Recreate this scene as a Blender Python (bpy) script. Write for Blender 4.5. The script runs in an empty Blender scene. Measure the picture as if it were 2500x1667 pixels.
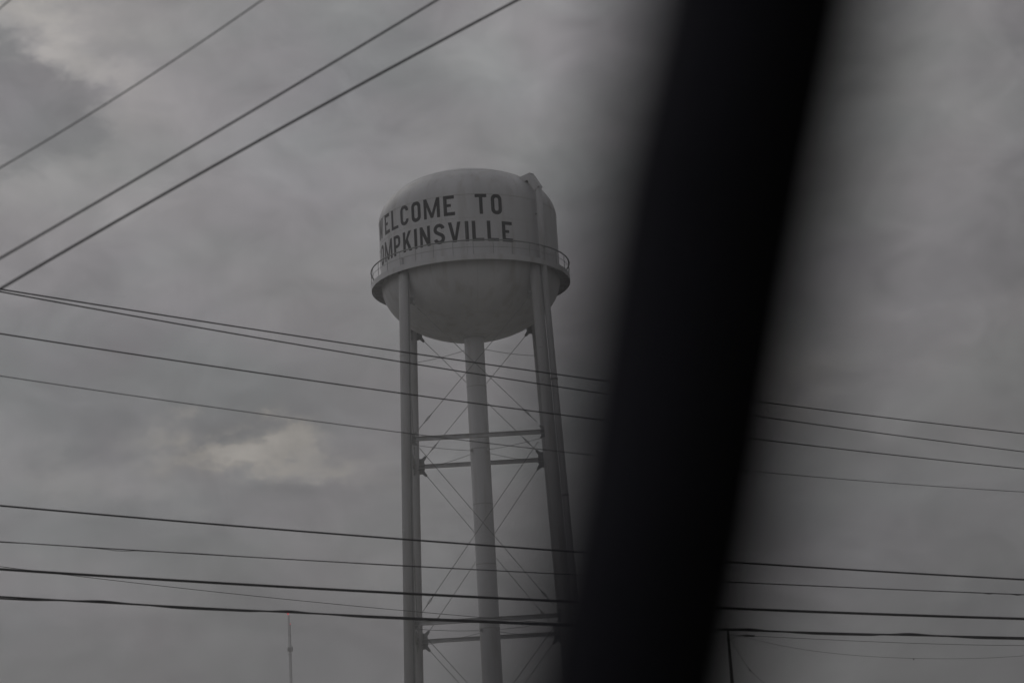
import bpy, bmesh, math, random
import numpy as np
from math import sin, cos, pi, radians, sqrt, atan2, asin
from mathutils import Vector, Matrix
from mathutils.geometry import tessellate_polygon

random.seed(7)
scene = bpy.context.scene
COL = scene.collection

# ------------------------------------------------------------------ camera
TH, RO, F = 0.2530, 0.0589, 5169.0        # pitch, roll, focal length (in px of a 2500 px wide frame)
CAMZ = 1.6
cam_d = bpy.data.cameras.new("camera")
cam = bpy.data.objects.new("camera", cam_d)
COL.objects.link(cam)
scene.camera = cam
fwd = Vector((0, cos(TH), sin(TH)))
up0 = Vector((0, -sin(TH), cos(TH)))
rt0 = Vector((1, 0, 0))
eX = rt0 * cos(RO) - up0 * sin(RO)
eY = rt0 * sin(RO) + up0 * cos(RO)
M = Matrix((eX, eY, -fwd)).transposed().to_4x4()
M.translation = Vector((0, 0, CAMZ))
cam.matrix_world = M
cam_d.sensor_width = 36
cam_d.lens = F / 2500 * 36
cam_d.clip_start = 0.03
cam_d.clip_end = 8000
cam_d.dof.use_dof = True
cam_d.dof.focus_distance = 100
cam_d.dof.aperture_fstop = 4.0


def ray(x, y):
    """direction (depth 1 along the lens axis) through a point of the 2500x1667 frame"""
    X = x - 1250.0
    Y = 833.5 - y
    a = X * cos(RO) + Y * sin(RO)
    b = -X * sin(RO) + Y * cos(RO)
    u = b / F
    return Vector((a / F, cos(TH) - u * sin(TH), u * cos(TH) + sin(TH)))


def at(x, y, depth):
    return Vector((0, 0, CAMZ)) + ray(x, y) * depth


# ------------------------------------------------------------------ helpers
def tag(o, label=None, cat=None, group=None, kind=None):
    if label: o['label'] = label
    if cat: o['category'] = cat
    if group: o['group'] = group
    if kind: o['kind'] = kind
    return o


def empty(name, loc, label, cat, group=None):
    o = bpy.data.objects.new(name, None)
    COL.objects.link(o)
    o.location = loc
    o.empty_display_size = 0.3
    return tag(o, label, cat, group)


class MB:
    def __init__(self, origin=(0, 0, 0)):
        self.bm = bmesh.new()
        self.o = Vector(origin)

    def tube(self, pts, r, seg=10, cap=True, twist0=None):
        pts = [Vector(q) for q in pts]
        n = len(pts)
        rs = r if isinstance(r, (list, tuple)) else [r] * n
        tang = []
        for i in range(n):
            a = pts[max(i - 1, 0)]; b = pts[min(i + 1, n - 1)]
            tang.append((b - a).normalized())
        ref = Vector((0, 0, 1)) if abs(tang[0].z) < 0.9 else Vector((1, 0, 0))
        nrm = (ref - tang[0] * ref.dot(tang[0])).normalized()
        rings = []
        for i in range(n):
            nrm = (nrm - tang[i] * nrm.dot(tang[i])).normalized()
            bi = tang[i].cross(nrm)
            rings.append([self.bm.verts.new(pts[i] + (nrm * cos(2 * pi * k / seg) + bi * sin(2 * pi * k / seg)) * rs[i]) for k in range(seg)])
        for i in range(n - 1):
            for k in range(seg):
                f = self.bm.faces.new((rings[i][k], rings[i][(k + 1) % seg], rings[i + 1][(k + 1) % seg], rings[i + 1][k]))
                f.smooth = seg > 6
        if cap:
            self.bm.faces.new(list(reversed(rings[0])))
            self.bm.faces.new(rings[-1])
        return self

    def prism(self, sec, a, b, up=(0, 0, 1)):
        """section (list of 2-D points, counter-clockwise) swept from a to b"""
        a = Vector(a); b = Vector(b)
        t = (b - a).normalized()
        u = Vector(up); u = (u - t * u.dot(t)).normalized()
        s = t.cross(u)
        A = [self.bm.verts.new(a + s * x + u * y) for x, y in sec]
        B = [self.bm.verts.new(b + s * x + u * y) for x, y in sec]
        n = len(sec)
        for k in range(n):
            self.bm.faces.new((A[k], A[(k + 1) % n], B[(k + 1) % n], B[k]))
        self.bm.faces.new(list(reversed(A)))
        self.bm.faces.new(B)
        return self

    def box(self, c, size, rz=0.0):
        m = Matrix.Translation(Vector(c)) @ Matrix.Rotation(rz, 4, 'Z') @ Matrix.Diagonal((size[0], size[1], size[2], 1))
        bmesh.ops.create_cube(self.bm, size=1, matrix=m)
        return self

    def lathe(self, prof, seg=128, c=(0, 0)):
        rings = []
        for r, h in prof:
            if r < 1e-5:
                rings.append([self.bm.verts.new((c[0], c[1], h))])
            else:
                rings.append([self.bm.verts.new((c[0] + r * cos(2 * pi * k / seg), c[1] + r * sin(2 * pi * k / seg), h)) for k in range(seg)])
        for i in range(len(rings) - 1):
            A, B = rings[i], rings[i + 1]
            for k in range(seg):
                k2 = (k + 1) % seg
                if len(A) == 1 and len(B) == 1: continue
                if len(A) == 1: f = self.bm.faces.new((A[0], B[k2], B[k]))
                elif len(B) == 1: f = self.bm.faces.new((A[k], A[k2], B[0]))
                else: f = self.bm.faces.new((A[k], A[k2], B[k2], B[k]))
                f.smooth = True
        return self

    def flat(self):
        for f in self.bm.faces: f.smooth = False
        return self

    def build(self, name, mat, parent=None):
        """vertices are given in the parent's own space"""
        bmesh.ops.recalc_face_normals(self.bm, faces=self.bm.faces)
        me = bpy.data.meshes.new(name)
        self.bm.to_mesh(me); self.bm.free()
        me.materials.append(mat)
        o = bpy.data.objects.new(name, me)
        COL.objects.link(o)
        if parent: o.parent = parent
        return o


def material(name, base, rough=0.6, metal=0.0, var=0.15, scale=1.5, streak=False, spec=0.3, bump=0.0, dirt=(0.25, 0.22, 0.18), dirt_amt=0.0):
    m = bpy.data.materials.new(name)
    m.use_nodes = True
    nt = m.node_tree; N = nt.nodes; L = nt.links
    b = N['Principled BSDF']
    b.inputs['Roughness'].default_value = rough
    b.inputs['Metallic'].default_value = metal
    b.inputs['Specular IOR Level'].default_value = spec
    tc = N.new('ShaderNodeTexCoord')
    mp = N.new('ShaderNodeMapping')
    if streak: mp.inputs['Scale'].default_value = (1, 1, 0.12)
    L.new(tc.outputs['Object'], mp.inputs['Vector'])
    nz = N.new('ShaderNodeTexNoise')
    nz.inputs['Scale'].default_value = scale
    nz.inputs['Detail'].default_value = 6
    nz.inputs['Roughness'].default_value = 0.6
    L.new(mp.outputs[0], nz.inputs['Vector'])
    cr = N.new('ShaderNodeMapRange')
    cr.inputs['From Min'].default_value = 0.3; cr.inputs['From Max'].default_value = 0.7
    cr.inputs['To Min'].default_value = 1 - var; cr.inputs['To Max'].default_value = 1 + var * 0.5
    L.new(nz.outputs['Fac'], cr.inputs['Value'])
    mul = N.new('ShaderNodeMix'); mul.data_type = 'RGBA'; mul.blend_type = 'MULTIPLY'
    mul.inputs['Factor'].default_value = 1
    mul.inputs['A'].default_value = (*base, 1)
    L.new(cr.outputs[0], mul.inputs['B'])
    out = mul.outputs['Result']
    if dirt_amt:
        n2 = N.new('ShaderNodeTexNoise'); n2.inputs['Scale'].default_value = scale * 2.3; n2.inputs['Detail'].default_value = 8
        L.new(mp.outputs[0], n2.inputs['Vector'])
        r2 = N.new('ShaderNodeMapRange')
        r2.inputs['From Min'].default_value = 0.52; r2.inputs['From Max'].default_value = 0.72
        r2.inputs['To Min'].default_value = 0; r2.inputs['To Max'].default_value = dirt_amt
        L.new(n2.outputs['Fac'], r2.inputs['Value'])
        mx = N.new('ShaderNodeMix'); mx.data_type = 'RGBA'
        L.new(r2.outputs[0], mx.inputs['Factor']); L.new(out, mx.inputs['A'])
        mx.inputs['B'].default_value = (*dirt, 1)
        out = mx.outputs['Result']
    L.new(out, b.inputs['Base Color'])
    if bump:
        bp = N.new('ShaderNodeBump'); bp.inputs['Strength'].default_value = bump; bp.inputs['Distance'].default_value = 0.02
        L.new(nz.outputs['Fac'], bp.inputs['Height']); L.new(bp.outputs[0], b.inputs['Normal'])
    return m


PAINT = material('pale_tank_paint', (0.69, 0.69, 0.71), 0.5, var=0.12, scale=0.9, streak=True, dirt_amt=0.38, dirt=(0.38, 0.35, 0.31))
STEEL = material('pale_leg_paint', (0.61, 0.61, 0.625), 0.5, var=0.14, scale=1.4, streak=True, dirt_amt=0.35, dirt=(0.34, 0.31, 0.27))
SEAM = material('weld_seam_paint', (0.50, 0.50, 0.49), 0.6, var=0.2, scale=2)
RUST = material('dull_rail_steel', (0.30, 0.31, 0.31), 0.6, var=0.25, scale=3)
PLATE = material('painted_plate', (0.36, 0.365, 0.37), 0.6, var=0.2, scale=3)
ROD = material('weathered_rod_steel', (0.28, 0.285, 0.29), 0.6, var=0.2, scale=3)
LETTER = material('black_letter_paint', (0.034, 0.035, 0.040), 0.5, var=0.45, scale=3, streak=True, dirt_amt=.35, dirt=(.10, .10, .105))
CABLE = material('black_cable_sheath', (0.075, 0.075, 0.078), 0.55, var=0.3, scale=4)
BARE = material('bare_aluminium_wire', (0.13, 0.13, 0.135), 0.5, metal=0.2, var=0.2, scale=4)
CONC = material('concrete', (0.34, 0.33, 0.31), 0.9, var=0.3, scale=3, bump=0.4)
POLE = material('weathered_pole', (0.09, 0.085, 0.08), 0.8, var=0.3, scale=3, streak=True)
TRIM = material('black_window_trim', (0.006, 0.006, 0.007), 0.8, var=0.3, scale=60, spec=0.08)
STRIP = material('charcoal_pillar_trim', (0.036, 0.036, 0.046), 0.85, var=0.35, scale=45, spec=0.1)
SEAL = material('black_rubber_seal', (0.010, 0.010, 0.010), 0.9, var=0.2, scale=60, spec=0.1)
MASTM = material('mast_steel', (0.22, 0.21, 0.21), 0.6, var=0.1, scale=1)

# ------------------------------------------------------------------ ground
def ground_material():
    m = bpy.data.materials.new('dry_grass_ground'); m.use_nodes = True
    nt = m.node_tree; N = nt.nodes; L = nt.links
    b = N['Principled BSDF']; b.inputs['Roughness'].default_value = 0.95
    tc = N.new('ShaderNodeTexCoord')
    a = N.new('ShaderNodeTexNoise'); a.inputs['Scale'].default_value = 0.05; a.inputs['Detail'].default_value = 8
    c = N.new('ShaderNodeTexNoise'); c.inputs['Scale'].default_value = 6; c.inputs['Detail'].default_value = 8
    L.new(tc.outputs['Object'], a.inputs['Vector']); L.new(tc.outputs['Object'], c.inputs['Vector'])
    r = N.new('ShaderNodeValToRGB')
    r.color_ramp.elements[0].position = 0.38; r.color_ramp.elements[0].color = (0.15, 0.15, 0.11, 1)
    r.color_ramp.elements[1].position = 0.62; r.color_ramp.elements[1].color = (0.30, 0.29, 0.27, 1)
    L.new(a.outputs['Fac'], r.inputs['Fac'])
    mx = N.new('ShaderNodeMix'); mx.data_type = 'RGBA'; mx.blend_type = 'MULTIPLY'; mx.inputs['Factor'].default_value = 0.5
    L.new(r.outputs[0], mx.inputs['A']); L.new(c.outputs['Fac'], mx.inputs['B'])
    L.new(mx.outputs['Result'], b.inputs['Base Color'])
    bp = N.new('ShaderNodeBump'); bp.inputs['Strength'].default_value = 0.5; L.new(c.outputs['Fac'], bp.inputs['Height'])
    L.new(bp.outputs[0], b.inputs['Normal'])
    return m

g = MB()
g.lathe([(1400, 0), (700, 0), (200, 0), (40, 0), (0, 0)], seg=64)
go = g.build('ground', ground_material()); tag(go, kind='structure')

# ------------------------------------------------------------------ water tower
TX, TY = -1.9209, 103.9812
R = 4.57
HB, HC = 31.7066, 34.9313
DOME, BOWL = 2.4881, 2.9869
RB, RL, SL, PHI = 5.0747, 4.5651, 0.041, 0.0065
FAS, RAIL = 0.286, 0.70
LD, RD = 0.55, 1.0
H1, H2, H3 = 23.0, 14.046, 5.1
tower = empty('water_tower', (TX, TY, 0), 'pale grey elevated water tank on four slim tubular legs, welcoming visitors to Tompkinsville', 'water tower')

ANG = [radians(a) + PHI for a in (-135, -45, 135, 45)]     # near left, near right, far left, far right

def legp(i, h):
    r = RL + SL * (HB - h)
    return Vector((r * cos(ANG[i]), r * sin(ANG[i]), h))

# tank: bowl, shell and domed roof as one skin
prof = []
for k in range(0, 25):
    a = pi / 2 * (1 - k / 24)
    prof.append((R * cos(a), HB - BOWL * sin(a)))
for h in np.linspace(HB, HC, 7)[1:]: prof.append((R, float(h)))
for k in range(1, 25):
    a = pi / 2 * k / 24
    prof.append((R * cos(a) if k < 24 else 0.0, HC + DOME * sin(a)))
prof[0] = (0.0, prof[0][1])
tk = MB(); tk.lathe(prof, seg=192)
tank = tk.build('tank', PAINT, tower)

# welded plate seams: thin raised beads
sm = MB()
def ring_pts(r, h, n=144):
    return [Vector((r * cos(2 * pi * k / n), r * sin(2 * pi * k / n), h)) for k in range(n + 1)]
sm.tube(ring_pts(R, HC), 0.011, 6, cap=False)
sm.tube(ring_pts(R, 33.72), 0.006, 6, cap=False)
sm.tube(ring_pts(R * cos(0.75), HC + DOME * sin(0.75)), 0.009, 6, cap=False)
for k in range(12):
    a = 2 * pi * k / 12 + 0.1
    sm.tube([Vector((R * cos(q) * cos(a), R * cos(q) * sin(a), HC + DOME * sin(q))) for q in np.linspace(0, 0.75, 9)], 0.007, 6)
    a2 = a + 0.2
    sm.tube([(R * cos(a2), R * sin(a2), 33.72), (R * cos(a2), R * sin(a2), HC)], 0.007, 6)
    a3 = a - 0.1
    sm.tube([(R * cos(a3), R * sin(a3), HB), (R * cos(a3), R * sin(a3), 33.72)], 0.007, 6)
    sm.tube([Vector((R * cos(q) * cos(a), R * cos(q) * sin(a), HB - BOWL * sin(q))) for q in np.linspace(0.05, 0.9, 9)], 0.006, 6)
sm.tube(ring_pts(R * cos(0.9), HB - BOWL * sin(0.9)), 0.007, 6, cap=False)
sm.build('weld_seam', SEAM, tank)

# roof vent, just over the crown
vt = MB(); vt.lathe([(0.25, HC + DOME - 0.12), (0.25, HC + DOME + 0.02), (0.34, HC + DOME + 0.03), (0.30, HC + DOME + 0.07), (0, HC + DOME + 0.10)], 24)
vt.build('roof_vent', PAINT, tank)

# --- painted lettering, wrapped round the shell
t = 0.176
def arc(cx, cy, r, a0, a1, n=12):
    return [(cx + r * cos(radians(a0 + (a1 - a0) * k / n)), cy + r * sin(radians(a0 + (a1 - a0) * k / n))) for k in range(n + 1)]

def thick(path, w):
    """outline of a thick open line"""
    Lf, Rt = [], []
    n = len(path)
    for i in range(n):
        a = path[max(i - 1, 0)]; b = path[min(i + 1, n - 1)]
        dx, dy = b[0] - a[0], b[1] - a[1]; l = sqrt(dx * dx + dy * dy)
        nx, ny = -dy / l * w / 2, dx / l * w / 2
        Lf.append((path[i][0] + nx, path[i][1] + ny)); Rt.append((path[i][0] - nx, path[i][1] - ny))
    return Lf + Rt[::-1]

def rrect(x0, y0, x1, y1, r):
    return arc(x1 - r, y1 - r, r, 0, 90, 8) + arc(x0 + r, y1 - r, r, 90, 180, 8) + arc(x0 + r, y0 + r, r, 180, 270, 8) + arc(x1 - r, y0 + r, r, 270, 360, 8)

H = 1.04
G = {
    'E': [[(0, 0), (.57, 0), (.57, t), (t, t), (t, .455), (.38, .455), (.38, .60), (t, .60), (t, H - t), (.55, H - t), (.55, H), (0, H)]],
    'L': [[(0, 0), (.585, 0), (.585, t * .85), (t, t * .85), (t, H), (0, H)]],
    'T': [[(.205, 0), (.375, 0), (.375, H - t), (.58, H - t), (.58, H), (0, H), (0, H - t), (.205, H - t)]],
    'I': [[(0, 0), (t, 0), (t, H), (0, H)]],
    'V': [[(0, H), (.175, H), (.325, .30), (.465, H), (.63, H), (.405, 0), (.225, 0)]],
    'M': [[(0, 0), (.155, 0), (.155, .62), (.365, .02), (.505, .02), (.705, .62), (.705, 0), (.87, 0), (.87, H), (.70, H), (.435, .27), (.17, H), (0, H)]],
    'W': [[(0, H), (.165, H), (.26, .33), (.37, H), (.50, H), (.61, .33), (.705, H), (.87, H), (.70, 0), (.54, 0), (.435, .60), (.33, 0), (.17, 0)]],
    'N': [[(0, 0), (.155, 0), (.155, .60), (.42, 0), (.58, 0), (.58, H), (.425, H), (.425, .42), (.16, H), (0, H)]],
    'K': [[(0, 0), (t, 0), (t, .33), (.235, .45), (.41, 0), (.60, 0), (.345, .62), (.575, H), (.385, H), (t, .60), (t, H), (0, H)]],
    'P': [[(0, 0), (t, 0), (t, .38)] + arc(.29, .64, .26, -90, 0, 8) + arc(.29, .78, .26, 0, 90, 8) + [(0, H)],
          [(t, .54)] + arc(.285, .64, .10, -90, 0, 6) + arc(.285, .78, .10, 0, 90, 6) + [(t, .88)]],
    'O': [rrect(0, -.01, .56, H + .01, .265), rrect(t, t, .56 - t, H - t, .105)],
    'C': [thick([(.475, .73)] + arc(.28, .755, .195, 0, 180, 14) + arc(.28, .285, .195, 180, 360, 14) + [(.475, .31)], t)],
    'S': [thick(arc(.285, .755, .205, 8, 228, 16) + arc(.285, .285, .205, 48, -172, 16), t)],
}
ROW1 = [('W', -6.38), ('E', -5.20), ('L', -4.43), ('C', -3.65), ('O', -2.88), ('M', -2.14), ('E', -1.08), ('T', .50), ('O', 1.30)]
ROW2 = [('T', -6.98), ('O', -6.06), ('M', -5.33), ('P', -4.30), ('K', -3.54), ('I', -2.78), ('N', -2.43), ('S', -1.65), ('V', -.90), ('I', -.06), ('L', .28), ('L', 1.03), ('E', 1.80)]
lb = bmesh.new()
for row, base in ((ROW1, 33.89), (ROW2, 32.50)):
    for ch, s0 in row:
        loops = [[Vector((x, y, 0)) for x, y in lp] for lp in G[ch]]
        tris = tessellate_polygon(loops)
        flat = [q for lp in loops for q in lp]
        vs = [lb.verts.new((s0 + q.x, 0, base + q.y)) for q in flat]
        for a, b, c in tris:
            try: lb.faces.new((vs[a], vs[b], vs[c]))
            except ValueError: pass
x = -7.0
while x < 3.0:
    bmesh.ops.bisect_plane(lb, geom=lb.verts[:] + lb.edges[:] + lb.faces[:], plane_co=(x, 0, 0), plane_no=(1, 0, 0))
    x += 0.1
for v in lb.verts:
    th_ = v.co.x / R
    rr = R + 0.006
    v.co = Vector((rr * sin(th_), -rr * cos(th_), v.co.z))
me = bpy.data.meshes.new('lettering'); lb.to_mesh(me); lb.free(); me.materials.append(LETTER)
lo = bpy.data.objects.new('lettering', me); COL.objects.link(lo); lo.parent = tank

# --- balcony
bal = MB()
bal.lathe([(R - 0.03, HB), (RB, HB), (RB, HB - FAS), (RB - 0.02, HB - FAS), (RB - 0.02, HB - 0.02), (R - 0.03, HB - 0.02), (R - 0.03, HB)], 192)
for k in range(48):                                         # bracket ribs under the walkway
    a = 2 * pi * (k + .5) / 48
    bal.box(((R + RB - 0.02) / 2 * cos(a), (R + RB - 0.02) / 2 * sin(a), HB - 0.09), (RB - R - 0.03, 0.012, 0.13), a)
balcony = bal.flat().build('balcony', PAINT, tower)
hr = MB(); hr.tube(ring_pts(RB - 0.01, HB + RAIL), 0.034, 8, cap=False); hr.build('handrail', RUST, balcony)
mr = MB(); mr.tube(ring_pts(RB - 0.01, HB + RAIL * .5), 0.011, 6, cap=False); mr.build('mid_rail', PLATE, balcony)
for k in range(32):
    a = 2 * pi * (k + .3) / 32
    c, s = (RB - 0.012) * cos(a), (RB - 0.012) * sin(a)
    pm = MB(); pm.tube([(c, s, HB - 0.05), (c, s, HB + RAIL)], 0.014, 6); pm.build('rail_post', PLATE, balcony)

# --- legs
for i in range(4):
    lm = MB()
    lm.tube([legp(i, .45), legp(i, HB - 0.6), legp(i, HB - 0.03)], [LD / 2, LD / 2, LD / 2], 32)
    lg = lm.build('leg', STEEL, tower)
    for hh in (18.5, 9.5, 27.2):                             # splice collars of the leg tube
        sh = MB(); p0 = legp(i, hh - .02); p1 = legp(i, hh + .02); sh.tube([p0, p1], LD / 2 + .012, 32)
        sh.build('splice_collar', STEEL, lg)
    # base plate and pier
    q = legp(i, .45)
    bp = MB(); bp.box((q.x, q.y, .42), (1.0, 1.0, .05), ANG[i]); bp.build('base_plate', ROD, lg)
    fd = MB(); fd.box((q.x, q.y, .15), (1.5, 1.5, .5), ANG[i]); fd.build('concrete_pier', CONC, tower)

# --- riser
rz = MB(); rz.lathe([(0, .3), (RD / 2, .3)] + [(RD / 2, float(h)) for h in np.linspace(3, HB - BOWL - .1, 8)] + [(RD / 2 + .03, HB - BOWL + .04), (0, HB - BOWL + .05)], 48)
riser = rz.build('riser_pipe', PAINT, tower)
for hh in (26.2, 23.0, 20.2, 17.2, 14.05, 11.2, 8.2):
    rs = MB(); rs.lathe([(RD / 2 + .008, hh - .02), (RD / 2 + .008, hh + .02)], 48); rs.build('weld_seam', SEAM, riser)

# --- struts (H section), gussets, tie rods
HS = [(-.09, -.10), (.09, -.10), (.09, -.08), (.012, -.08), (.012, .08), (.09, .08), (.09, .10), (-.09, .10), (-.09, .08), (-.012, .08), (-.012, -.08), (-.09, -.08)]
FACES = [(0, 1), (1, 3), (3, 2), (2, 0)]

def gusset(i, j, h, size=.36, up=True, down=True):
    """star-shaped plate on leg i in the plane of the face towards leg j"""
    c = legp(i, h)
    dr = (legp(j, h) - c); dr.z = 0; dr.normalize()
    out = LD / 2 - .03
    gs = 1.0 if i >= 2 else .62                              # the two near legs carry smaller plates
    def P(x, z): return c + dr * (out + (x - out) * gs) + Vector((0, 0, z * gs))
    pts = [P(out, -.42 if down else -.16)]
    if down: pts += [P(out + .16, -.40), P(out + .34, -.56), P(out + .42, -.47), P(out + .28, -.26)]
    pts += [P(out + .30, -.13), P(out + .30, .13)]
    if up: pts += [P(out + .28, .26), P(out + .42, .47), P(out + .34, .56), P(out + .16, .40)]
    pts += [P(out, .42 if up else .16)]
    nrm = dr.cross(Vector((0, 0, 1)))
    m = MB()
    A = [m.bm.verts.new(q + nrm * .02) for q in pts]; B = [m.bm.verts.new(q - nrm * .02) for q in pts]
    n = len(pts)
    m.bm.faces.new(A); m.bm.faces.new(list(reversed(B)))
    for k in range(n): m.bm.faces.new((A[k], B[k], B[(k + 1) % n], A[(k + 1) % n]))
    # a clip angle standing off the plate
    m.prism([(-.05, -.05), (.05, -.05), (.05, .05), (-.05, .05)], c + dr * (out) + Vector((0, 0, 0)), c + dr * (out + .22))
    m.build('gusset_plate', PLATE, tower)

def rod(a, b, name='tie_rod', r=.0145, buckle=None, sag=0.0, mat=None):
    a = Vector(a); b = Vector(b)
    n = 10
    pts = []
    for k in range(n + 1):
        s = k / n
        q = a.lerp(b, s); q.z -= sag * 4 * s * (1 - s); pts.append(q)
    m = MB(); m.tube(pts, r, 6)
    o = m.build(name, mat or ROD, tower)
    if buckle:
        dv = (b - a).normalized(); c = a + dv * buckle
        side = dv.cross(Vector((0, 0, 1))); side.normalize(); upv = side.cross(dv)
        m2 = MB()
        for s in (-1, 1):
            m2.tube([c - dv * .20, c - dv * .10 + upv * .04 * s, c + dv * .10 + upv * .04 * s, c + dv * .20], .012, 6)
        m2.tube([c - dv * .32, c - dv * .19], .024, 6); m2.tube([c + dv * .19, c + dv * .28], .024, 6)
        m2.build('turnbuckle', ROD, o)
    return o

for (i, j) in FACES:
    for h in (H1, H2, H3):
        a, b = legp(i, h), legp(j, h)
        dr = (b - a).normalized()
        m = MB(); m.prism(HS, a + dr * (LD / 2 - .04), b - dr * (LD / 2 - .04)); m.build('strut', STEEL, tower)
        for (p, q) in ((i, j), (j, i)): gusset(p, q, h, down=True)
    for (p, q) in ((i, j), (j, i)): gusset(p, q, 30.1, up=False)
    for (ht, hb) in ((30.1, H1), (H1, H2), (H2, H3), (H3, .6)):
        for (p, q) in ((i, j), (j, i)):
            a, b = legp(p, ht), legp(q, hb)
            dr = (b - a); dr.z = 0; dr.normalize()
            off = .012 if p == i else -.05
            nn = dr.cross(Vector((0, 0, 1))) * .055
            a2 = a + dr * (LD / 2 + .33) + Vector((0, 0, -.48)); b2 = b - dr * (LD / 2 + .33) + Vector((0, 0, .48))
            rod(b2 + nn, a2 + nn, buckle=.7)

# radial tie rods from the riser to every leg
for h, hl in ((H1 - .1, H1 - .22), (H2 - .1, H2 - .22), (H3, H3 - .1)):
    for i in range(4):
        q = legp(i, hl); v = Vector((q.x, q.y, 0)).normalized()
        rod(v * (RD / 2 - .02) + Vector((0, 0, h)), q - v * (LD / 2 - .02), 'radial_rod', .012, sag=.05)
        lug = MB(); c = v * (RD / 2 + .06) + Vector((0, 0, h)); lug.box(c, (.16, .03, .14), atan2(v.y, v.x)); lug.build('riser_lug', STEEL, tower)
for i in range(4):
    q = legp(i, 28.46); v = Vector((q.x, q.y, 0)).normalized()
    if i >= 2:
        rod(v * (RD / 2 - .02) + Vector((0, 0, 28.30)), q - v * (LD / 2 - .02), 'radial_rod', .013, sag=.07)
    else:
        rod(v * (RD / 2 - .02) + Vector((0, 0, 28.45)), v * 1.35 + Vector((0, 0, 28.80)), 'radial_rod', .012, mat=STEEL)

# --- overflow pipe: out of the roof, over the shoulder, down beside the near right leg
PX, PY = 3.70, -3.20
ov = MB()
v = Vector((PX, PY, 0)); vn = v.normalized()
leg2 = []
offs = v - Vector((legp(1, HB).x, legp(1, HB).y, 0))
for h in (1.0, 10, 20, 27, HB - .6):
    q = legp(1, h); leg2.append(Vector((q.x + offs.x, q.y + offs.y, h)))
top = Vector((PX, PY, 35.55)); 
apexp = vn * (v.length - .47) + Vector((0, 0, 36.20))
inl = vn * (v.length - 1.12) + Vector((0, 0, 36.16))
ov.tube(leg2 + [Vector((PX, PY, HB + .1)), top], .155, 20)
pipe = ov.build('overflow_pipe', STEEL, tower)
oh = MB()
W2 = .165
oh.prism([(-W2, -W2), (W2, -W2), (W2, W2), (-W2, W2)], Vector((PX, PY, 35.45)), apexp + Vector((0, 0, -.0)), up=vn)
oh.prism([(-W2 * 1.02, -W2 * 1.0), (W2 * 1.02, -W2 * 1.0), (W2 * 1.02, W2 * .95), (-W2 * 1.02, W2 * .95)], apexp + vn * .10 + Vector((0, 0, .02)), inl)
oh.build('weir_box', STEEL, pipe)
for h in (25.6, 19.8, 12.0, 7.0):
    q = legp(1, h); c = Vector((q.x + offs.x, q.y + offs.y, h))
    dm = (c - q); m = MB(); m.prism([(-.05, -.05), (.05, -.05), (.05, .05), (-.05, .05)], q + dm.normalized() * (LD / 2 - .03), c)
    m.tube([c - Vector((0, 0, .04)), c + Vector((0, 0, .04))], .175, 20)
    m.build('pipe_bracket', ROD, pipe)
for h in (32.6, 34.2):
    m = MB(); a = atan2(PY, PX); rr = (R + v.length) / 2
    m.box((rr * cos(a), rr * sin(a), h), (v.length - R, .06, .06), a); m.build('pipe_bracket', ROD, pipe)

# conduit clipped to the inner side of the near left leg
cd = MB()
cdp = []
for h in (.5, 8, 15, 22, 29.5, HB - .3):
    q = legp(0, h); cdp.append(q + Vector((.21, -.21, 0)))
cd.tube(cdp, .022, 8)
cd.build('conduit', ROD, tower)
# small bracket on the shell above the near left leg
a = atan2(-cos(-3.62 / R), sin(-3.62 / R))
sb = MB(); sb.box(((R + .05) * cos(a), (R + .05) * sin(a), 32.1), (.14, .08, .34), a); sb.build('shell_bracket', STEEL, tower)

# ------------------------------------------------------------------ overhead wires
def wire_pts(px, inv0, inv1, x0=0, x1=2500, ext=(0.25, 0.25), n=60, deg=2, off=None):
    xs = np.array([q[0] for q in px], float); ys = np.array([q[1] for q in px], float)
    deg = min(deg, len(px) - 1)
    cf = np.polyfit(xs, ys, deg)
    X0 = x0 - (x1 - x0) * ext[0]; X1 = x1 + (x1 - x0) * ext[1]
    out = []
    for x in np.linspace(X0, X1, n):
        y = np.polyval(cf, x)
        w = inv0 + (inv1 - inv0) * (x - x0) / (x1 - x0)
        w = max(w, 0.004)
        dx, dy = (0, 0) if off is None else off(x)
        out.append(at(float(x), float(y + dx), 1.0 / w + dy))
    return out


def wire(name, pts, dia, mat, label, cat, group, seg=8):
    m = MB(); c = pts[0].copy()
    m.tube([q - c for q in pts], dia / 2, seg)
    o = m.build(name, mat); o.location = c
    return tag(o, label, cat, group)

GA = 'overhead wires rising to the upper right'
GB = 'overhead wires slanting down across the tower legs'
GC = 'heavy cables across the lower frame'
K = 1 / 5169.0
# near, blurred ones, passing overhead
wire('overhead_wire', wire_pts([(0, 21), (25, 0)], .100, .100, 0, 25, ext=(4, 14)), .006, BARE, 'faint blurred wire just clipping the very top left corner', 'wire', GA)
wire('overhead_wire', wire_pts([(0, 410.3), (354, 193.5), (641, 0)], 0.10, .10, 0, 641, ext=(.4, .8)), .0068, BARE, 'thin pale blurred wire, topmost long one rising to the upper right', 'wire', GA)
wire('overhead_wire', wire_pts([(0, 630.4), (470, 359.4), (774, 174), (1070, 0)], .105, .095, 0, 1070, ext=(.3, .6)), .0105, CABLE, 'medium dark wire rising to the upper right, between the thin pale one and the thickest', 'wire', GA)
wire('overhead_wire', wire_pts([(0, 705), (470, 437), (774, 262.6), (1266, 0)], .100, .095, 0, 1266, ext=(.05, .6)), .0130, CABLE, 'thickest dark wire rising to the upper right, lowest of the blurred ones', 'wire', GA)

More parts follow.
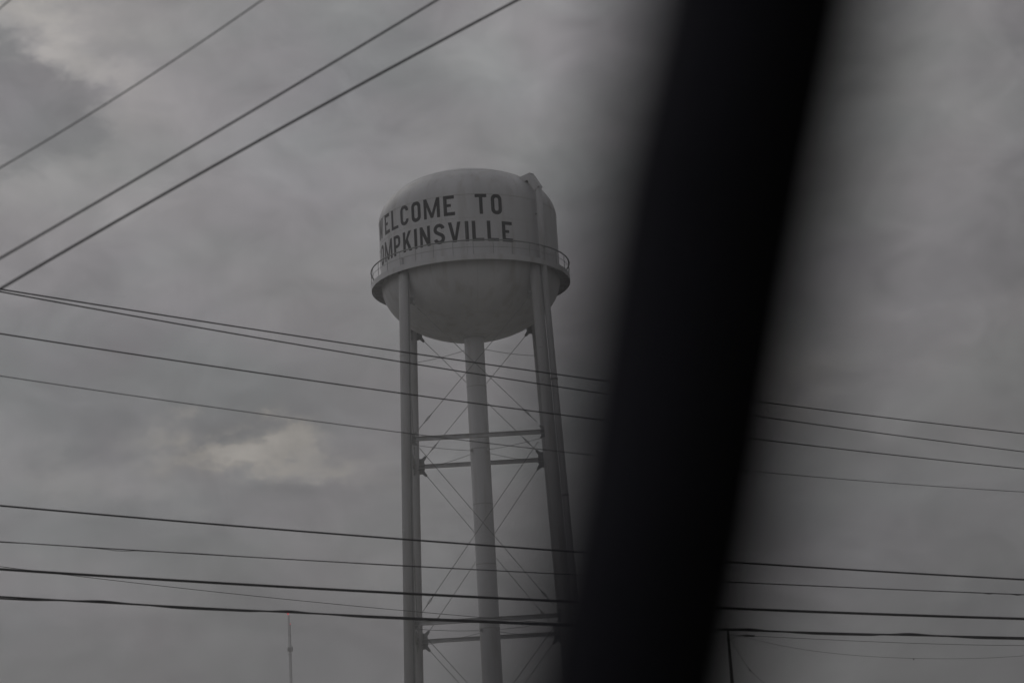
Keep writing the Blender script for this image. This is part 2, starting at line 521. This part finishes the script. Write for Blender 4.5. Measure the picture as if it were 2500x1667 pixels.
B1 = [(0, 706), (342.6, 760.6), (700, 816.3), (880, 843.2), (1132.6, 881.6), (1307, 906), (1419.6, 922), (1836, 978), (2500, 1058.3)]
B2 = [(0, 711.5), (342.6, 775.5), (700, 836), (880, 866), (1132.6, 908), (1307, 935.8), (1419.6, 952.7), (1830.5, 1013), (2500, 1102.5)]
B3 = [(0, 814), (342.6, 868), (700, 920), (880, 945.4), (1132.6, 981), (1279.5, 999.4), (1498.7, 1029.5), (1816.7, 1068.3), (2500, 1144)]
B4 = [(0, 917), (342.6, 969), (700, 1019), (940, 1050), (1146, 1075), (1419.8, 1108.3), (1802.9, 1147.3), (2500, 1200.4)]
for px, dia, mat, lab in ((B1, .0155, CABLE, 'topmost of the four slanting wires crossing the tower legs just below the bowl'),
                          (B2, .0150, CABLE, 'second slanting wire from the top, diverging from the one above it at the left edge'),
                          (B3, .0150, CABLE, 'third slanting wire from the top, crossing the riser halfway to the upper strut'),
                          (B4, .0095, BARE, 'thin lowest slanting wire, crossing the upper strut of the tower')):
    wire('overhead_wire', wire_pts(px, .046, .030, ext=(.02 if px in (B1, B2) else .1, .2), deg=3), dia, mat, lab, 'wire', GB)

C1 = [(0, 1234), (357, 1265), (700, 1293), (1158.5, 1329), (1344, 1342), (1770, 1370.7), (2167.7, 1395.6), (2500, 1414)]
C2 = [(0, 1322.7), (178.7, 1332.6), (342.6, 1342.4), (700, 1363.8), (940, 1377.6), (1161, 1390), (1352, 1399.7), (1756.5, 1419.4), (2118, 1435.4), (2500, 1450.3)]
C3 = [(0, 1389), (253, 1405.5), (700, 1430.9), (940, 1445), (1216, 1459.5), (1361, 1466.3), (1753, 1483.4), (2118, 1498.4), (2500, 1509)]
C4 = [(0, 1457), (149, 1463.6), (400, 1478), (566, 1486.5), (940, 1504), (1131, 1513.2), (1361, 1522.5), (1753, 1537), (2101, 1547), (2500, 1555.2)]
C5 = [(0, 1382), (178.7, 1404), (357, 1426), (700, 1462), (940, 1485), (1171.7, 1506), (1280, 1515)]
wire('power_cable', wire_pts(C1, .036, .036, ext=(.1, .1)), .0240, CABLE, 'single black cable, uppermost of the heavy ones crossing the lower tower', 'cable', GC)
wire('power_cable', wire_pts(C3, .036, .036, ext=(.1, .1)), .0345, CABLE, 'thickest smooth black cable, running between two twisted ones', 'cable', GC)

def key(x, ks):
    if x <= ks[0][0]: return ks[0][1]
    for (a, va), (b, vb) in zip(ks, ks[1:]):
        if x <= b:
            s = (x - a) / (b - a); s = s * s * (3 - 2 * s)
            return va + (vb - va) * s
    return ks[-1][1]

def twisted(px, keys, w, d1, d2, label, r):
    root = empty('twisted_cable', (0, 0, 0), label, 'cable', GC)
    p1 = wire_pts(px, w, w, ext=(.1, .1), n=260)
    root.location = p1[0]
    def off(x):
        k = key(x, keys); return (-k, sqrt(max(0, r * r - k * k)) * K / w * (1 if k >= 0 else -1))
    p2 = wire_pts(px, w, w, ext=(.1, .1), n=260, off=off)
    for pts, d in ((p1, d1), (p2, d2)):
        m = MB(); m.tube([q - p1[0] for q in pts], d / 2, 8); m.build('strand', CABLE, root)

twisted(C4, [(0, -4.6), (60, -4.2), (165, 0), (250, 3.6), (330, .5), (450, -3.4), (600, -2.4), (650, 0), (705, 3.2), (770, 0.3), (900, -3.2), (1400, -3.2), (1740, 0), (1829, 3.6), (1892, .2), (2000, -3.2), (2120, -2.6), (2160, 0), (2222, 3.6), (2290, .2), (2400, -3.4), (2700, -3)], .036, .0235, .0215,
        'twisted black twin cable with humps, lowest of the heavy ones', 5)
twisted(C2, [(0, -1.2), (120, .6), (230, -1.2), (262, -2.4), (283, -4.2), (305, -3.6), (335, -1), (480, 1.2), (600, .3), (1000, -1), (1500, .8), (2000, .6), (2395, 0), (2412, -2.0), (2430, -.2), (2465, 0), (2482, -2.2), (2500, -.3), (2600, 0)], .036, .0135, .0085,
        'thin twisted pair cable with a small open loop near the left edge', 5)
wire('thin_wire', wire_pts(C5, .012, .010, x1=1280, ext=(.1, .35)), .026, BARE, 'thin faint distant wire splitting off below the thickest cable and dropping to the right', 'wire', None)

# ------------------------------------------------------------------ distant pole with its service wires
PD = 95.0
pt = at(1776.5, 1533, PD)
pb = Vector((pt.x, pt.y, 0))
pole = empty('utility_pole', pb, 'slim dark utility pole rising to the lowest twisted cable, right of the black pillar', 'utility pole')
m = MB(); m.tube([(0, 0, -.5), (0, 0, pt.z * .7), (0, 0, pt.z)], [.17, .095, .055], 14); shaft = m.build('shaft', POLE, pole)
m = MB(); m.tube([at(1784, 1561, PD) - pb, at(1791, 1556, PD) - pb, at(1800, 1552.5, PD) - pb, at(1812, 1551, PD) - pb], .012, 8); m.build('brace_arm', POLE, pole)
m = MB(); m.tube([(-.0, 0, pt.z - .55), (0, 0, pt.z - .42)], .085, 12); m.build('pole_band', POLE, shaft)

D1 = [(1779, 1548.5), (1812, 1550.5), (1843, 1551.6), (2074, 1563), (2500, 1574.5)]
def wire2(name, px, inv, dia, label, ext_px=0, seg=6, parts=None):
    # smooth run through the given points, at one distance
    xs = [q[0] for q in px]; ys = [q[1] for q in px]
    cf = np.polyfit(xs, ys, min(3, len(px) - 1))
    pts = [at(float(x), float(np.polyval(cf, x)), 1 / inv) for x in np.linspace(xs[0], xs[-1] + ext_px, 50)]
    root = empty(name, pts[0], label, 'wire')
    m = MB(); m.tube([q - pts[0] for q in pts], dia / 2, seg); m.build('strand', BARE, root)
    return root, pts[0], cf
r1, o1, cf1 = wire2('service_wire', D1, 1 / PD, .022, 'taut thin wire leaving the distant pole, with a dark clamp near it', 700)
m = MB(); m.tube([at(1811, float(np.polyval(cf1, 1811)), PD) - o1, at(1822, float(np.polyval(cf1, 1822)), PD) - o1, at(1843, float(np.polyval(cf1, 1843)), PD) - o1], [.022, .05, .034], 10)
m.tube([at(1823, 1546, PD) - o1, at(1829, 1551.5, PD) - o1], .016, 8); m.build('splice_clamp', CABLE, r1)
D2 = [(1816, 1552.5), (1829, 1557), (1890.5, 1572.4), (2006, 1589.5), (2125, 1602), (2244, 1606.8), (2346, 1606.5), (2500, 1599.7)]
xs = [q[0] for q in D2]; cfd = np.polyfit(xs, [q[1] for q in D2], 4)
pts = [at(float(x), float(np.polyval(cfd, x)), PD) for x in np.linspace(1816, 2620, 60)]
r2 = empty('service_wire', pts[0], 'very thin slack wire sagging low right of the distant pole', 'wire')
m = MB(); m.tube([q - pts[0] for q in pts], .008, 6); m.build('strand', BARE, r2)
m = MB(); m.tube([at(2231, 1606, PD) - pts[0], at(2231, 1610, PD) - pts[0]], .022, 8); m.build('hanging_clip', CABLE, r2)
gp = [(1784, 1560), (1798.6, 1586), (1812, 1608), (1831, 1635), (1856.5, 1659), (1890, 1684)]
gpts = [at(x, y, PD) for x, y in gp]
r3 = empty('drop_wire', gpts[0], 'faint thin wire dropping from the distant pole towards the lower right', 'wire')
m = MB(); m.tube([q - gpts[0] for q in gpts], .009, 6); m.build('strand', BARE, r3)
m = MB(); m.tube([gpts[3] - gpts[0] + Vector((0, 0, .05)), gpts[3] - gpts[0] - Vector((0, 0, .05))], .03, 6); m.build('wire_clip', CABLE, r3)

# ------------------------------------------------------------------ far lattice radio mast
MD = 400.0
mt = at(705.5, 1493, MD)
mb_ = Vector((mt.x, mt.y, 0))
mast = empty('radio_mast', mb_, 'very slim distant lattice radio mast with a small red lamp on top', 'radio mast')
MH = mt.z
fw = .30
corners = [Vector((-fw * .62, -fw * .3, 0)), Vector((fw * .62, -fw * .3, 0)), Vector((0, fw * .7, 0))]
m = MB()
for c in corners:
    m.tube([c, c + Vector((0, 0, MH - .6 - (1.6 if c.x > 0 else 0)))], .055, 6)
z = 0.5
while z < MH - 3.0:
    for a in range(3):
        c0, c1 = corners[a], corners[(a + 1) % 3]
        m.tube([c0 + Vector((0, 0, z)), c1 + Vector((0, 0, z + .55))], .008, 4)
        m.tube([c0 + Vector((0, 0, z + .55)), c1 + Vector((0, 0, z + .55))], .008, 4)
    z += 1.1
m.build('lattice', MASTM, mast)
def lampmat():
    mm = bpy.data.materials.new('red_lamp_glow'); mm.use_nodes = True
    b = mm.node_tree.nodes['Principled BSDF']
    tc = mm.node_tree.nodes.new('ShaderNodeTexCoord'); nz = mm.node_tree.nodes.new('ShaderNodeTexNoise')
    mm.node_tree.links.new(tc.outputs['Object'], nz.inputs['Vector'])
    b.inputs['Base Color'].default_value = (.5, .02, .03, 1)
    b.inputs['Emission Color'].default_value = (1, .06, .09, 1); b.inputs['Emission Strength'].default_value = 1.1
    return mm
RL_ = lampmat()
for (c, zz, rr) in ((corners[0], MH - .35, .19), (corners[1], MH - 2.3, .09)):
    m = MB(); bmesh.ops.create_icosphere(m.bm, subdivisions=2, radius=rr, matrix=Matrix.Translation(c + Vector((0, 0, zz)))); m.build('obstruction_lamp', RL_, mast)
def mz(py):                                                  # height on the mast of a frame row
    v_ = ray(709, py); return (v_.z * (mt.y / v_.y) + CAMZ)
for py, dx, w, hh in ((1584.5, -.32, .26, .75), (1584, .42, .24, .9), (1585, 0, .34, .8), (1597, -.20, .16, .25), (1597, .22, .16, .25), (1527, .22, .22, .18), (1551, .2, .25, .2), (1548, -.18, .16, .2)):
    m = MB(); zc = mz(py)
    m.box((dx, -.25, zc), (w, .14, hh)); m.prism([(-.02, -.02), (.02, -.02), (.02, .02), (-.02, .02)], (dx, -.2, zc), (0, -.05, zc))
    m.build('antenna', MASTM, mast)

# ------------------------------------------------------------------ dark window pillar right in front of the lens
zl, zr = .272, .262
Lx = [(-1200, 1725), (-300, 1563), (0, 1510), (442, 1412), (867, 1345), (1240, 1292), (1464, 1248), (1667, 1212), (2000, 1155), (2900, 1000)]
Rx = [(-1200, 2410), (-300, 2246), (0, 2192), (442, 2104), (867, 2026), (1240, 1966), (1464, 1926), (1667, 1887), (2000, 1828), (2900, 1662)]
secs = []
for (y, xl), (_, xr) in zip(Lx, Rx):
    # rounded trim: (fraction across, depth)
    s = [(0.0, zl), (.03, .268), (.12, .264), (.30, .260), (.5, .2575), (.7, .2565), (.88, .2575), (.97, .2595), (1.0, zr), (.98, .268), (.90, .276), (.6, .284), (.25, .284), (.06, .278)]
    secs.append([at(xl + (xr - xl) * f, y, d) for f, d in s])
org = secs[5][0].copy()
m = MB()
rings = [[m.bm.verts.new(q - org) for q in sct] for sct in secs]
for a in range(len(rings) - 1):
    n = len(rings[a])
    for k in range(n):
        f = m.bm.faces.new((rings[a][k], rings[a][(k + 1) % n], rings[a + 1][(k + 1) % n], rings[a + 1][k])); f.smooth = True
m.bm.faces.new(rings[0]); m.bm.faces.new(rings[-1])
pil = m.build('window_pillar', TRIM)
pil.location = org
tag(pil, 'broad black out of focus car window pillar slanting across the right of the tower', 'car pillar')
m = MB()
m.tube([at(xr - 22, y, .2625) - org for (y, xr) in Rx], .0012, 8)
m.build('rubber_seal', SEAL, pil)
m = MB()                                                     # paler fabric-covered strip on the half nearer the tower
rg = []
for (y, xl), (_, xr) in zip(Lx, Rx):
    rg.append([m.bm.verts.new(at(xl + (xr - xl) * f, y, d) - org) for f, d in ((.03, .266), (.12, .2615), (.30, .2575), (.44, .2556), (.475, .2556), (.485, .2572), (.30, .2592), (.12, .2632))])
for a in range(len(rg) - 1):
    for k in range(8):
        f = m.bm.faces.new((rg[a][k], rg[a][(k + 1) % 8], rg[a + 1][(k + 1) % 8], rg[a + 1][k])); f.smooth = True
m.bm.faces.new(rg[0]); m.bm.faces.new(rg[-1])
m.build('trim_strip', STRIP, pil)

# ------------------------------------------------------------------ light
SUN_EL, SUN_AZ = radians(38), radians(-35)                   # behind the tower, to its left, behind cloud
sd = bpy.data.lights.new('sun', 'SUN'); sd.energy = 0.5; sd.angle = radians(30); sd.color = (1, .96, .90)
so = bpy.data.objects.new('sun', sd); COL.objects.link(so)
dirv = Vector((sin(SUN_AZ) * cos(SUN_EL), cos(SUN_AZ) * cos(SUN_EL), sin(SUN_EL)))
so.rotation_euler = dirv.to_track_quat('Z', 'Y').to_euler()
so.location = dirv * 200

# ------------------------------------------------------------------ sky: overcast cloud deck
w = bpy.data.worlds.new("World"); scene.world = w; w.use_nodes = True
nt = w.node_tree; N = nt.nodes; L = nt.links
for n in list(N): N.remove(n)
out = N.new('ShaderNodeOutputWorld')
sky = N.new('ShaderNodeTexSky'); sky.sky_type = 'NISHITA'; sky.sun_disc = False
sky.sun_elevation = SUN_EL; sky.sun_rotation = SUN_AZ
bgs = N.new('ShaderNodeBackground'); bgs.inputs['Strength'].default_value = 0.05
L.new(sky.outputs[0], bgs.inputs['Color'])
tc = N.new('ShaderNodeTexCoord')

def math_(op, a, b=None, clamp=False):
    n = N.new('ShaderNodeMath'); n.operation = op; n.use_clamp = clamp
    for i, v_ in enumerate((a, b)):
        if v_ is None: continue
        if isinstance(v_, (int, float)): n.inputs[i].default_value = v_
        else: L.new(v_, n.inputs[i])
    return n.outputs[0]

# cloud noise stretched sideways, warped by a coarser one
mp = N.new('ShaderNodeMapping'); mp.inputs['Scale'].default_value = (1, 1, 1.7); L.new(tc.outputs['Generated'], mp.inputs['Vector'])
def noise(scale, detail, rough, vec, seed=(0, 0, 0), dist=0.0):
    mm = N.new('ShaderNodeMapping'); mm.inputs['Location'].default_value = seed; L.new(vec, mm.inputs['Vector'])
    n = N.new('ShaderNodeTexNoise'); n.inputs['Scale'].default_value = scale; n.inputs['Detail'].default_value = detail
    n.inputs['Roughness'].default_value = rough; n.inputs['Distortion'].default_value = dist
    L.new(mm.outputs[0], n.inputs['Vector']); return n
nA = noise(9, 5, .5, mp.outputs[0], (3.1, 1.2, .4), .6)
nB = noise(26, 7, .55, mp.outputs[0], (7.7, 4.2, 2.4), .8)
wrp = noise(22, 7, .62, mp.outputs[0], (1.7, 9.2, 5.4))
# warped direction
vm = N.new('ShaderNodeVectorMath'); vm.operation = 'SUBTRACT'; L.new(wrp.outputs['Color'], vm.inputs[0]); vm.inputs[1].default_value = (.5, .5, .5)
vs = N.new('ShaderNodeVectorMath'); vs.operation = 'SCALE'; L.new(vm.outputs[0], vs.inputs[0]); vs.inputs['Scale'].default_value = .075
va = N.new('ShaderNodeVectorMath'); va.operation = 'ADD'; L.new(tc.outputs['Generated'], va.inputs[0]); L.new(vs.outputs[0], va.inputs[1])

def azel(vec):
    sp = N.new('ShaderNodeSeparateXYZ'); L.new(vec, sp.inputs[0])
    az = math_('ARCTAN2', sp.outputs['X'], sp.outputs['Y']); el = math_('ARCSINE', sp.outputs['Z'])
    return az, el
az, el = azel(va.outputs[0])
az0, el0 = azel(tc.outputs['Generated'])
def pe(x, y):
    v_ = ray(x, y).normalized(); return atan2(v_.x, v_.y), asin(v_.z)

# broad tone of the cloud deck: a smooth tilt towards the right horizon
S = math_('ADD', math_('MULTIPLY', az0, -.165), math_('MULTIPLY', el0, .36))
S = math_('MINIMUM', math_('MAXIMUM', math_('ADD', S, .402), .32), .56)
LUMPS = [  # x, y, half width, half height, strength, warmth, tilt of the lump in the frame
    (100, 40, 190, 66, .085, .6, 0), (215, 150, 140, 36, .075, .5, .6), (420, 190, 200, 90, -.012, .1, 0),
    (30, 250, 240, 135, -.058, -.3, .35, 1), (860, 110, 220, 120, -.02, -.8, 0), (1330, 120, 160, 190, .045, .2, 0),
    (720, 370, 260, 90, .03, 0, .3), (1000, 220, 200, 60, -.02, -.4, .3), (110, 420, 200, 60, .035, .4, .2),
    (600, 1100, 130, 34, .110, 1.6, .05), (600, 1095, 60, 22, .03, .8, 0), (800, 1135, 80, 28, .045, 1.0, 0), (160, 1125, 85, 36, .035, .8, 0), (420, 1190, 95, 30, .030, .7, .1), (470, 1130, 50, 26, -.02, 0, 0), (300, 1660, 420, 80, -.018, .2, 0), (2250, 1640, 500, 120, -.02, 0, 0), (520, 1035, 200, 34, -.025, -.3, .05), (700, 1200, 160, 40, -.02, -.2, 0), (90, 850, 260, 120, -.035, -.3, .1), (560, 560, 220, 110, -.02, 0, .3), (2350, 1620, 420, 180, -.03, -.4, 0), (2400, 1300, 300, 100, -.01, .3, 0), (300, 1150, 260, 50, .012, .6, 0),
    (620, 1590, 300, 70, -.02, -.3, 0), (60, 1390, 130, 70, .025, .7, 0), (1930, 895, 90, 60, .035, 1.6, -.3),
    (2420, 860, 170, 70, .025, .8, .2), (2250, 130, 150, 180, .035, .4, 0), (2480, 60, 60, 120, -.03, -.5, 0),
    (2250, 1000, 160, 60, .012, .9, .3), (2440, 1370, 150, 60, .015, 1.0, 0), (450, 640, 260, 70, .02, .1, .2), (1150, 620, 250, 90, .02, -.2, 0)]
W = None
for (x, y, sx, sy, amp, warm, tilt, *edge) in LUMPS:
    a0, e0 = pe(x, y)
    sa, se = sx / F * 1.25, sy / F * 1.25
    tl = tilt + RO
    da = math_('SUBTRACT', az, a0); de = math_('SUBTRACT', el, e0)
    p = math_('ADD', math_('MULTIPLY', da, cos(tl) / sa), math_('MULTIPLY', de, -sin(tl) / sa))
    q = math_('ADD', math_('MULTIPLY', da, sin(tl) / se), math_('MULTIPLY', de, cos(tl) / se))
    r2_ = math_('ADD', math_('MULTIPLY', p, p), math_('MULTIPLY', q, q))
    if edge:                                                 # a cloud with a crisp rim
        mr_ = N.new('ShaderNodeMapRange'); mr_.interpolation_type = 'SMOOTHSTEP'
        mr_.inputs['From Min'].default_value = .25; mr_.inputs['From Max'].default_value = .85
        mr_.inputs['To Min'].default_value = 1; mr_.inputs['To Max'].default_value = 0
        L.new(r2_, mr_.inputs['Value']); gss = mr_.outputs[0]
    else:
        gss = math_('EXPONENT', math_('MULTIPLY', r2_, -.8))
    S = math_('ADD', S, math_('MULTIPLY', gss, amp))
    wv = math_('MULTIPLY', gss, abs(amp) * warm * 6)
    W = wv if W is None else math_('ADD', W, wv)
S = math_('ADD', S, math_('MULTIPLY', math_('SUBTRACT', nA.outputs['Fac'], .5), .13))
S = math_('ADD', S, math_('MULTIPLY', math_('SUBTRACT', nB.outputs['Fac'], .5), .15))
nC = noise(7, 3, .5, mp.outputs[0], (11.7, 2.2, 8.4))
W = math_('ADD', W, math_('MULTIPLY', math_('SUBTRACT', nC.outputs['Fac'], .5), .7))
Lin = math_('POWER', S, 2.2)
cold = (.985, .985, 1.025); warmc = (1.055, .99, .91)
mc = N.new('ShaderNodeMix'); mc.data_type = 'RGBA'; mc.inputs['A'].default_value = (*cold, 1); mc.inputs['B'].default_value = (*warmc, 1)
L.new(math_('ADD', W, .22, clamp=True), mc.inputs['Factor'])
hue = noise(12, 3, .5, mp.outputs[0], (5.7, 6.1, 1.4))
hc = N.new('ShaderNodeMix'); hc.data_type = 'RGBA'; hc.inputs['A'].default_value = (1.008, .970, 1.032, 1); hc.inputs['B'].default_value = (.962, .990, 1.018, 1)
hr_ = N.new('ShaderNodeMapRange'); hr_.inputs['From Min'].default_value = .38; hr_.inputs['From Max'].default_value = .62
L.new(hue.outputs['Fac'], hr_.inputs['Value']); L.new(hr_.outputs[0], hc.inputs['Factor']); L.new(hc.outputs['Result'], mc.inputs['A'])
bgc = N.new('ShaderNodeBackground'); L.new(mc.outputs['Result'], bgc.inputs['Color'])
EXPO = -1.0
L.new(math_('MULTIPLY', Lin, 2.0 ** (-EXPO)), bgc.inputs['Strength'])
mxs = N.new('ShaderNodeMixShader'); mxs.inputs[0].default_value = .95
L.new(bgs.outputs[0], mxs.inputs[1]); L.new(bgc.outputs[0], mxs.inputs[2])
L.new(mxs.outputs[0], out.inputs['Surface'])

# ------------------------------------------------------------------ misty air
hz = MB(); hz.box((0, 0, 29.5), (2900, 2900, 61))
hm = bpy.data.materials.new('pale_mist'); hm.use_nodes = True
hn = hm.node_tree; 
for n in list(hn.nodes): hn.nodes.remove(n)
ho = hn.nodes.new('ShaderNodeOutputMaterial'); hv = hn.nodes.new('ShaderNodeVolumePrincipled')
hv.inputs['Color'].default_value = (.95, .95, .965, 1); hv.inputs['Density'].default_value = .00125; hv.inputs['Anisotropy'].default_value = .2
hn.links.new(hv.outputs[0], ho.inputs['Volume'])
haze = hz.build('haze', hm); tag(haze, kind='stuff')

# ------------------------------------------------------------------ render settings
scene.view_settings.view_transform = 'Standard'
scene.view_settings.look = 'None'
scene.view_settings.exposure = EXPO
scene.view_settings.gamma = 1
scene.cycles.use_denoising = True
scene.cycles.max_bounces = 8
scene.cycles.volume_bounces = 1
scene.cycles.diffuse_bounces = 3
